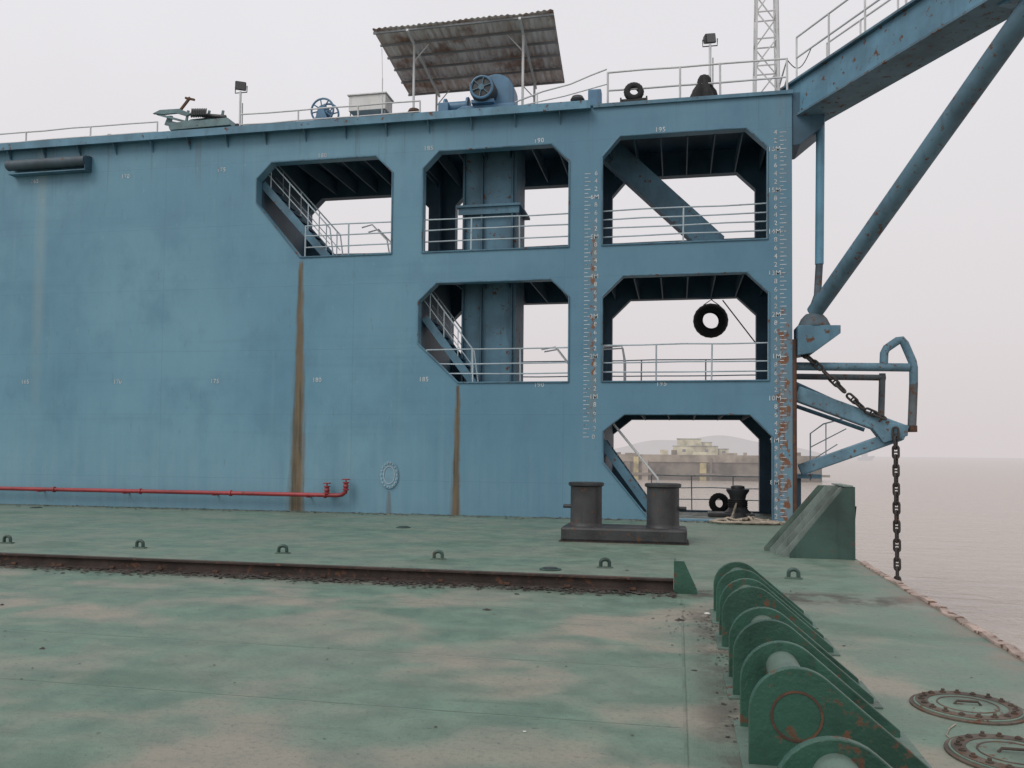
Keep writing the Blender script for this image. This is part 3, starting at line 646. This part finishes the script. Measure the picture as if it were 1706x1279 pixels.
# ------------------------------------------------------------ fairlead frame at the right
y=W+.3
t=thing('fairlead_frame','blue tubular outrigger frame holding the hanging chain off the stern','frame',P(1322,650,y))
def T(name,pts,r,mat,**k): return MB().tube(pts,r,12,**k).build(name,mat,t,smooth=True)
rust_post=paint('browned_post_paint',(.10,.12,.13,1),.60,.75,.3,ns=1.4)
T('upper_tube',[P(1325,610,y),P(1515,612,y)],.10,blue_frame)
T('rear_tube',[P(1325,627,y+.6),P(1475,629,y+.6)],.075,rust_post)
T('guard_loop',[P(1472,614,y),P(1473,588,y),P(1477,580,y),P(1496,567,y),P(1502,566,y),P(1507,572,y),P(1520,602,y),P(1522,612,y),P(1522,640,y)],.095,blue_frame)
T('outer_post',[P(1522,640,y),P(1519,718,y)],.095,rust_post)
T('rear_post',[P(1470,622,y+.6),P(1468,694,y+.6)],.075,rust_post)
MB().bar(P(1325,655,y),P(1508,722,y),.3,.36,(0,0,1)).build('lower_beam',blue_frame,t,bevel=.03)
MB().bar(P(1332,783,y+.3),P(1500,724,y),.22,.28,(0,0,1)).build('brace_beam',blue_frame,t,bevel=.03)
T('inner_tube',[P(1325,640,y+.5),P(1470,706,y+.4)],.07,blue_old)
T('inner_tube',[P(1325,676,y+.7),P(1440,716,y+.5)],.05,blue_old)
MB().prism([(P(1440,700,y).x,P(1440,700,y).z),(P(1510,708,y).x,P(1528,708,y).z),(P(1510,726,y).x,P(1528,726,y).z),(P(1470,736,y).x,P(1470,738,y).z)],y-.16,y+.16).build('end_block',blue_frame,t,bevel=.02)
MB().lathe([(.12,-.05),(.12,.1)],P(1519,716,y),(0,0,1),14).build('end_cap',rusty,t,smooth=True)
def linkmesh():
    hl=.085; rr=.06
    pts=[(rr*math.cos(a),0,hl+rr*math.sin(a)) for a in [PI*i/8 for i in range(9)]]+[(rr*math.cos(a),0,-hl+rr*math.sin(a)) for a in [PI+PI*i/8 for i in range(9)]]
    m=MB().tube(pts,.028,8,closed=True); m.tube([(-rr,0,0),(rr,0,0)],.02,6)
    return m
proto=linkmesh().build('link',chainm,smooth=True); lm=proto.data; bpy.data.objects.remove(proto)
def chain(path,label):
    t=thing('chain',label,'chain',path[0]); pitch=.215; k=0
    acc=0
    for i in range(len(path)-1):
        a,b_=path[i],path[i+1]; Ln=(b_-a).length; d=(b_-a).normalized(); s=-acc%pitch if i else 0
        while s<Ln:
            q=a+d*s; rot=Vector((0,0,1)).rotation_difference(d).to_matrix().to_4x4()@Matrix.Rotation((k%2)*PI/2+.5+random.uniform(-.2,.2),4,'Z')
            o=bpy.data.objects.new('link',lm); C.objects.link(o); o.parent=t; o.matrix_parent_inverse=Matrix.Translation(-t.location)
            o.matrix_basis=Matrix.Translation(q)@rot; k+=1; s+=pitch
        acc=s-Ln
    return t
y2=y-.22
ca=P(1492,722,y2); chain([ca,ca+Vector((.03,0,-5.1))],'heavy stud link chain hanging down past the deck edge into the sea')
chain([P(1338,588,y2),P(1370,616,y2),P(1410,655,y2),P(1440,682,y2),P(1468,694,y2)],'heavy stud link chain sloping across the blue outrigger frame')
t=thing('outboard_ladder','thin pale ladder rails outboard of the wall under the blue frame','ladder',P(1350,790,W+1.2)); yy=W+1.2
MB().tube([P(1350,800,yy),P(1350,722,yy),P(1372,706,yy),P(1410,696,yy)],.018,7).build('rail',railgrey,t,smooth=True)
MB().tube([P(1350,745,yy),P(1410,714,yy)],.014,7).build('rail',railgrey,t,smooth=True)
MB().tube([P(1350,768,yy),P(1395,740,yy)],.014,7).build('rail',railgrey,t,smooth=True)
MB().tube([P(1376,768,yy),P(1376,706,yy)],.014,7).build('post',railgrey,t,smooth=True)
t=thing('stern_platform','small blue platform box fixed outboard at the foot of the wall','platform',P(1340,810,W+1))
MB().box(XR+.11,XR+.75,W+.6,W+1.8,P(1340,790,W+.6).z-.1,P(1340,790,W+.6).z).build('plate',blue_old,t); MB().box(XR+.11,XR+.3,W+.8,W+1.5,-1,P(1340,790,W+.6).z-.1).build('web',blue_dark,t)
yh=B+.15; q=P(1184,534,yh); tag(tyre_mb(q,(.12,-1,.0),.49,.17).build('tyre',black,smooth=True),'large black tyre fender hanging in the middle stern opening','tyre')
m=MB(); m.tube([P(1172,508,yh),P(1185,499,yh),P(1199,509,yh)],.014,6); m.tube([P(1186,500,yh),P(1190,455,yh)],.014,6); m.tube([P(1204,500,yh),P(1258,570,yh-.4)],.018,6)
tag(m.build('tyre_rope',dark),'dark rope holding the large hanging tyre','rope')
# ------------------------------------------------------------ deck furniture
fr_=D(1040,905); yb0=fr_.y; bx0=P(934,890,yb0).x; bx1=P(1145,890,yb0).x
t=thing('mooring_bitts','pair of thick dark mooring bollards on one long base in front of the wall','bollard',((bx0+bx1)/2,yb0+.35,0))
hb=.27
MB().box(bx0,bx1,yb0,yb0+.85,.0,hb).build('base',bollm,t,bevel=.05)
MB().box(bx0-.03,bx1+.03,yb0-.03,yb0+.9,.001,.015).build('foot_plate',rustdark,t)
pc=yb0+.42
ppx=P(974,840,yb0+.15).x,P(1104,840,yb0+.15).x
ztop=P(1040,804,pc).z
for x in ppx:
    MB().lathe([(.32,hb-.01),(.30,hb+.03),(.292,hb+.07),(.290,ztop-.08),(.33,ztop-.055),(.33,ztop-.012),(.31,ztop)],(x,pc,0),n=32).build('post',bollm,t,smooth=True)
for x,s in ((ppx[0],-1),(ppx[1],1)):
    MB().tube([(x+s*.27,pc-.05,.62),(x+s*.42,pc-.05,.62)],.035,10).build('horn',bollm,t,smooth=True)
q=D(1200,852); qq=P(1198,833,q.y-.6)
tag(tyre_mb((qq.x,qq.y,.27),(.25,-1,.12),.28,.1).build('tyre',black,smooth=True),'tyre leaning beside the black capstan in the lowest opening','tyre')
t=thing('capstan','black waisted capstan seen through the lowest opening','capstan',(P(1228,840,22.3).x,22.3,0)); cx_=P(1229,840,22.3).x
MB().lathe([(.36,0),(.34,.12),(.27,.17),(.21,.28),(.19,.42),(.22,.56),(.29,.66),(.29,.71),(.18,.73),(.17,.79),(.1,.81)],(cx_,22.3,0),n=24).build('barrel',dark,t,smooth=True)
m=MB(); m.tube([(cx_+(.23+.02*math.sin(i))*math.cos(i*.5),22.3+.23*math.sin(i*.5),.24+i*.0042) for i in range(50)],.028,7); m.build('rope_turns',cloth,t,smooth=True)
MB().box(cx_-.75,cx_+.4,22.0,22.75,.0,.10).build('base',bollm,t,bevel=.02)
q=D(1242,873); m=MB(); pts=[]; rng=random.Random(2)
for i in range(110):
    a=i*.47+1.6*math.sin(i*.13); r=.12+.26*abs(math.sin(i*.17))
    pts.append(Vector((q.x+1.3*r*math.cos(a)+.35*math.sin(i*.05)+rng.uniform(-.05,.05),q.y+.1+r*.9*math.sin(a),.035+.2*max(0,1-r*3.2)*rng.uniform(.3,1)+.03*rng.random())))
pts+= [Vector((q.x-.35,q.y+.2,.05)),Vector((q.x-.3,W-.05,.1)),Vector((q.x-.22,W+.35,.09)),Vector((q.x-.2,21.5,.05)),Vector((cx_-.05,22.05,.35))]
m.tube(pts,.028,7); m.tube([(q.x+.3,q.y,.03),(q.x+.5,q.y-.12,.03),(q.x+.7,q.y+.03,.03),(q.x+.8,q.y-.1,.03)],.025,6); tag(m.build('rope_heap',ropem,smooth=True),'loose tangle of pale mooring rope on the deck at the lowest opening','rope')
a=Vector((P(1085,850,24.1).x,24.1,0)); b_=Vector((XR+.0,24.1,0))
railing('thin white rail on the outboard deck edge behind the lowest opening',[a,b_],1.0,(.33,.66,1.0),railgrey,1.3,.015)
yg=13.6; gx0=P(1287,926,yg).x; gx1=2.66; gz=P(1415,811,yg).z; gxt=P(1398,812,yg).x
t=thing('green_guide_block','dark green triangular stack of plates at the deck corner by the sea','guide block',((gx0+gx1)/2,yg+.4,0))
MB().prism([(gx0+.26,0),(gx1,0),(gx1,gz),(gxt+.08,gz),(gx0+.26,.07)],yg,yg+.03).build('front_plate',green_grey,t)
for i in range(4):
    yy=yg+.16+i*.24; o_=.17-.07*i
    MB().prism([(gx0+o_,0),(gx1-.01,0),(gx1-.01,gz-.01),(gxt+o_-.13,gz-.01),(gx0+o_,.06)],yy,yy+.03).build('rib_plate',green_rib if i<3 else green_edge,t)
MB().prism([(gx0+.50,.001),(gx1-.02,.001),(gx1-.02,gz-.3),(gxt+.26,gz-.3)],yg+.035,yg+.92).build('gap_shade_core',dark,t)  # dark filler, its colour painting shade into the gaps between ribs
MB().box(gx1+.001,gx1+.03,yg,yg+1.0,0,gz).build('end_plate',green_grey,t)
MB().box(gxt+.06,gx1,yg-.01,yg+1.0,gz+.001,gz+.022).build('cap_plate',green_rib,t)
yr0=D(1120,986).y; xr1=P(1122,975,yr0).x
t=thing('deck_rail','long rusty steel beam lying along the green deck','beam',(xr1,yr0,0))
MB().box(-30,xr1,yr0-.09,yr0+.08,.001,.02).build('bottom_flange',rustdark,t); MB().box(-30,xr1,yr0-.010,yr0+.010,.02,.13).build('web',rustdark,t)
MB().box(-30,xr1,yr0-.05,yr0+.055,.13,.152).build('top_flange',rustdark,t)
rng=random.Random(7); x=xr1-.5
while x>-12:
    MB().box(x,x+.07,yr0-.10,yr0-.06,.02,.045).build('clip',rusty,t); x-=rng.uniform(.7,.9)
MB().prism([(xr1+.005,0),(P(1161,985,yr0).x,0),(P(1161,985,yr0).x,.05),(xr1+.12,.37),(xr1+.005,.37)],yr0-.1,yr0-.06).build('end_stop',green,t)
MB().box(xr1+.005,xr1+.03,yr0-.058,yr0+.16,0,.37).build('end_stop',green,t)
pe=None
pes=[(12,903,'leftmost pad eye, at the left edge of the view'),(233,911,'second pad eye from the left'),(471,920,'third pad eye from the left'),(730,930,'fourth pad eye from the left'),(1008,944,'fifth pad eye from the left, near the bollard base'),(1322,962,'rightmost pad eye, in front of the green corner block')]
for i,(u,v,lb) in enumerate(pes):
    q=D(u,v+2)
    if i==0:
        t=thing('pad_eye',lb,'pad eye',q,'pad eyes in a row on the deck'); m=MB()
        pts=[(q.x+.06*math.cos(a),q.y,.075+.045*math.sin(a)) for a in [PI*k/10 for k in range(11)]]; pts=[(q.x+.062,q.y,0)]+pts+[(q.x-.062,q.y,0)]
        m.tube(pts,.026,8).build('ring',green_grey,t,smooth=True); MB().box(q.x-.11,q.x+.11,q.y-.04,q.y+.04,.001,.02).build('foot',green_edge,t); pe=t
    else: dup(pe,q,random.uniform(-.3,.3),lb)
def profile():
    cxh,czh,rh=.60,.28,.235; pts=[(.365,0),(.365,czh)]
    for i in range(1,15):
        a=PI-i*(PI-math.radians(50))/14; pts.append((cxh+rh*math.cos(a),czh+rh*math.sin(a)))
    return pts+[(1.24,.05),(1.24,0)]
prf=profile()
lbs=['farthest pair of green hinge plates near the rail end','second pair of green hinge plates counted from the rail end','third pair of green hinge plates, just behind the big front pair','large green hinge plates with a rusty ring on the near face','nearest green hinge plates at the bottom edge of the view']
for (y0,y1),lb in zip(((8.2,8.75),(7.15,7.6),(5.75,6.2),(4.5,5.1),(2.95,3.42)),lbs):
    t=thing('hinge_bracket',lb,'hinge bracket',(.75,(y0+y1)/2,0),'green hinge brackets in a row')
    for yy in (y0,y1): MB().prism(prf,yy-.022,yy+.022).build('cheek_plate',green,t,bevel=.006)
    near=y0<3.2
    MB().tube([(.60,y0-(.14 if near else -.023),.37),(.60,y1+(.12),.37)],.092,24).build('pin',green_edge,t,smooth=True)
    n=36
    circ=lambda r,z=.37:[(.6+r*math.cos(2*PI*i/n),z+r*math.sin(2*PI*i/n)) for i in range(n)]
    if near: MB().plate(circ(.125),[circ(.093)],y0-.034,y0-.023).build('boss_ring',green,t)
    elif y0<5:
        MB().plate(circ(.13,.27),[circ(.118,.27)],y0-.0265,y0-.0235).build('rust_ring',rusty,t)
    MB().box(.9,.93,y0+.023,y1-.023,0,.16).build('web',green,t)
    MB().box(.33,1.28,y0-.09,y1+.09,.001,.012).build('foot_plate',green_edge,t)
hm=paint('manhole_rust_paint',(.09,.07,.055,1),.6,.75,.4,ns=3); hm2=paint('bolt_paint',(.075,.055,.042,1),.6,.75,.3,ns=3); hm3=paint('manhole_centre_paint',(.13,.185,.145,1),.5,.65,.3,ns=2.5)
def hatch(u,v,r,label):
    q=D(u,v); t=thing('deck_manhole',label,'manhole',q,'bolted manhole covers on the deck')
    MB().lathe([(r,0),(r,.010),(r*.98,.013)],(q.x,q.y,.001),n=44).build('flange',hm,t,smooth=True)
    MB().lathe([(r*.93,0),(r*.93,.010),(r*.91,.013)],(q.x,q.y,.010),n=44).build('cover',hm3,t,smooth=True)
    n=40
    ring=MB().plate([(r*.90*math.cos(2*PI*i/n),r*.90*math.sin(2*PI*i/n)) for i in range(n)],[[(r*.68*math.cos(2*PI*i/n),r*.68*math.sin(2*PI*i/n)) for i in range(n)]],0,.003)
    ring.v=[Vector((q.x+v.x,q.y+v.z,.0235+v.y)) for v in ring.v]; ring.build('bolt_ring',hm,t)
    MB().tube([(q.x+r*.52*math.cos(2*PI*i/n),q.y+r*.52*math.sin(2*PI*i/n),.023) for i in range(n)],.006,6,closed=True).build('weld_ring',hm,t)
    for i in range(18):
        an=2*PI*i/18+.1; MB().lathe([(.020,0),(.020,.010),(.011,.011),(.011,.016+.005*(i%3))],(q.x+r*.79*math.cos(an),q.y+r*.79*math.sin(an),.026),n=6).build('bolt',hm2,t)
    MB().tube([(q.x-.08,q.y,.022),(q.x-.06,q.y,.045),(q.x+.06,q.y,.045),(q.x+.08,q.y,.022)],.008,6).build('handle',hm2,t)
hatch(1612,1180,.335,'bolted round manhole cover farther from the camera at lower right'); hatch(1690,1262,.335,'bolted round manhole cover cut by the lower right corner')
m=MB(); pts=[D(u,v,.006) for u,v in ((1592,1206),(1581,1214),(1577,1224),(1586,1232),(1600,1236),(1612,1243))]; tag(m.tube(pts,.004,5).build('string',ropem),'thin loose string on the deck between the two manhole covers','string')
def flakeobj(u,v,s,label,mat=flake):
    q=D(u,v); m=MB(); n=7
    vs=[(q.x+s*random.uniform(.6,1.3)*math.cos(2*PI*i/n),q.y+s*.8*random.uniform(.5,1.2)*math.sin(2*PI*i/n),.003) for i in range(n)]+[(q.x+s*.15,q.y,s*random.uniform(.3,.7))]
    m.add(vs,[(i,(i+1)%n,n) for i in range(n)]+[tuple(range(n))[::-1]]); tag(m.build('paint_flake',mat),label,'debris')
flakeobj(71,1081,.028,'dark scrap on the deck at far left'); flakeobj(810,1016,.05,'dark scrap on the deck right of centre, just below the beam'); flakeobj(1157,1117,.022,'small dark scrap beside the hinge plates'); flakeobj(874,1219,.014,'tiny pale chip near the bottom middle of the deck',palechip)
flakeobj(1178,1022,.045,'pale crumpled lump beside the far hinge plates',palechip); flakeobj(1131,1033,.05,'brown leaf litter lump at the corner of the deck seam'); flakeobj(1045,950,.035,'small scrap beside the fifth pad eye'); flakeobj(1406,1076,.02,'small dark scrap right of the far hinge plates'); flakeobj(3,1008,.03,'scrap at the very left edge of the deck')
for u,v,lb in ((672,879,'small dark round deck socket left of the bollards near the wall'),(917,949,'small flat ring set in the deck between two pad eyes'),(60,846,'small dark round deck socket at the far left near the wall')):
    q=D(u,v); t=thing('deck_socket',lb,'socket',q); MB().lathe([(.15,0),(.15,.015),(.11,.02)],(q.x,q.y,.001),n=22).build('collar',green_grey,t,smooth=True); MB().lathe([(.10,0),(.10,.01)],(q.x,q.y,.02),n=20).build('plug',dark,t)
m=MB()
def fl(x,y,s):
    n=5; a0=random.random()*6; vs=[(x+s*random.uniform(.5,1.4)*math.cos(a0+2*PI*i/n),y+s*random.uniform(.4,1.1)*math.sin(a0+2*PI*i/n),.004+random.uniform(0,.4)*s) for i in range(n)]; m.add(vs,[tuple(range(n))])
for i in range(2600):
    c_=random.choice((-1,-3.2,-5,-7,-9.5,random.uniform(-12,xr1),random.uniform(-12,xr1))); fl(min(xr1,random.gauss(c_,.6)),yr0-.09-abs(random.gauss(0,.15)),random.uniform(.006,.04))
for i in range(450): fl(random.uniform(-12,1.5),yr0+.12+abs(random.gauss(0,.3)),random.uniform(.005,.022))
for i in range(110): fl(random.gauss(.15,.18),random.gauss(8.3,.45),random.uniform(.004,.018))
for i in range(700): fl(random.uniform(-18,2.4),W-.05-abs(random.gauss(0,.35)),random.uniform(.01,.045))
for i in range(500): fl(random.uniform(-8,2.5),random.uniform(3,19),random.uniform(.003,.012))
for i in range(120): fl(random.uniform(.26,.42),random.uniform(3.6,8.6),random.uniform(.006,.018))
tag(struct(m.build('litter',flake),'stuff'),'scattered rust flakes and dirt on the green deck','litter')
# ------------------------------------------------------------ background pier, buildings
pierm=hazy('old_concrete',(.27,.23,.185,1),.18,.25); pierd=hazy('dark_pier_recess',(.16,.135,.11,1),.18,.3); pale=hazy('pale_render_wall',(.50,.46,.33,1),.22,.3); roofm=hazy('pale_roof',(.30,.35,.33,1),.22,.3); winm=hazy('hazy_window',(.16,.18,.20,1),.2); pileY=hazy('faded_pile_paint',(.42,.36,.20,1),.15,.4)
yp_=150; a=P(880,790,yp_); b_=P(1378,790,yp_); zt_=P(1200,758,yp_).z
t=thing('pier','long old flat concrete pier across the water behind the wall','pier',((a.x+b_.x)/2,yp_,-3))
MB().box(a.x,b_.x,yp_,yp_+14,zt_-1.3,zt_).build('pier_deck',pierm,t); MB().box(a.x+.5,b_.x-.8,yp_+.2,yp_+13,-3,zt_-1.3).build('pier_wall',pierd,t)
rng=random.Random(11); x=a.x+.3; k=0
while x<b_.x-1:
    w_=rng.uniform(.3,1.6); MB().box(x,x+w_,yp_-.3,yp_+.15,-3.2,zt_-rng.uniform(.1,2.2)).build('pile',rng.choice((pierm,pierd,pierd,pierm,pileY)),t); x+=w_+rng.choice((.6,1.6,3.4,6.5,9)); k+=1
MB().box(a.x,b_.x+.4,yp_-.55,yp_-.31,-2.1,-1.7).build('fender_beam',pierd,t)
x=a.x+3
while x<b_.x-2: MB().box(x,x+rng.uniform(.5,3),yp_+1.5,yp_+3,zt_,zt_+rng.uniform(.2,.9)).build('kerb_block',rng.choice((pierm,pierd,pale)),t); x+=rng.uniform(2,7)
def house(u0,u1,v0,y,label):
    a=P(u0,757,y); b_=P(u1,757,y); z0=zt_; z1=P(u0,v0,y).z; t=thing('pier_building',label,'building',((a.x+b_.x)/2,y,z0))
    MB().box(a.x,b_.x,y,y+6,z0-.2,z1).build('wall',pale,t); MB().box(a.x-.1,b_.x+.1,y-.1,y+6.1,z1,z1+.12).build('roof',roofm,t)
    n=max(1,int((b_.x-a.x)/3.2))
    for i in range(n):
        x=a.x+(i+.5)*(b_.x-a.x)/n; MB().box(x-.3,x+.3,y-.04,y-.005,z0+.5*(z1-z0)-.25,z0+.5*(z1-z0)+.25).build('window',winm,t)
house(1121,1196,743,158,'low pale yellow building on the pier'); house(1128,1168,731,166,'taller pale block behind the low yellow building'); house(1170,1186,737,167,'narrow pale block right of the taller block'); house(1198,1214,748,160,'small shed at the right end of the low yellow building')
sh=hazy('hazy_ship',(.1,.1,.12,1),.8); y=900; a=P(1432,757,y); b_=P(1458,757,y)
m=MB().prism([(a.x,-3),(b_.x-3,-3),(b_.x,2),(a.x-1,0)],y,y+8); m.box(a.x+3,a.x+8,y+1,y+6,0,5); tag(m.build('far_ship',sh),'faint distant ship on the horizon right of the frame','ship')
# ------------------------------------------------------------ light
w=bpy.data.worlds.new('World'); bpy.context.scene.world=w; w.use_nodes=True; nt=w.node_tree; out=nt.nodes['World Output']; bg=nt.nodes['Background']
sky=nt.nodes.new('ShaderNodeTexSky'); sky.sky_type='NISHITA'; sky.sun_disc=False; sky.sun_elevation=math.radians(48); sky.sun_rotation=math.radians(215); sky.dust_density=4
hs=nt.nodes.new('ShaderNodeHueSaturation'); hs.inputs['Saturation'].default_value=.15; nt.links.new(sky.outputs[0],hs.inputs['Color']); nt.links.new(hs.outputs[0],bg.inputs[0]); bg.inputs[1].default_value=.08
tc=nt.nodes.new('ShaderNodeTexCoord'); sp=nt.nodes.new('ShaderNodeSeparateXYZ'); nt.links.new(tc.outputs['Generated'],sp.inputs[0])
g=mapr(nt,sp.outputs[2],-.02,.5); nz=noise(nt,tc.outputs['Generated'],1.6,4,.5)
c0=mixc(nt,g,(.74,.675,.675,1),(.90,.895,.93,1)); c0=mixc(nt,mapr(nt,nz,.35,.7,0,.45),c0,(.79,.76,.785,1))
bg2=nt.nodes.new('ShaderNodeBackground'); nt.links.new(c0,bg2.inputs[0]); bg2.inputs[1].default_value=1.0
mx=nt.nodes.new('ShaderNodeMixShader'); mx.inputs[0].default_value=.9; nt.links.new(bg.outputs[0],mx.inputs[1]); nt.links.new(bg2.outputs[0],mx.inputs[2]); nt.links.new(mx.outputs[0],out.inputs[0])
sl=bpy.data.lights.new('sun','SUN'); sl.energy=1.15; sl.angle=math.radians(28); sl.color=(1,.97,.93); so=bpy.data.objects.new('sun',sl); C.objects.link(so)
so.rotation_euler=(math.radians(42),0,math.radians(-35))
vs_=bpy.context.scene.view_settings; vs_.view_transform='Standard'; vs_.look='None'; vs_.exposure=0
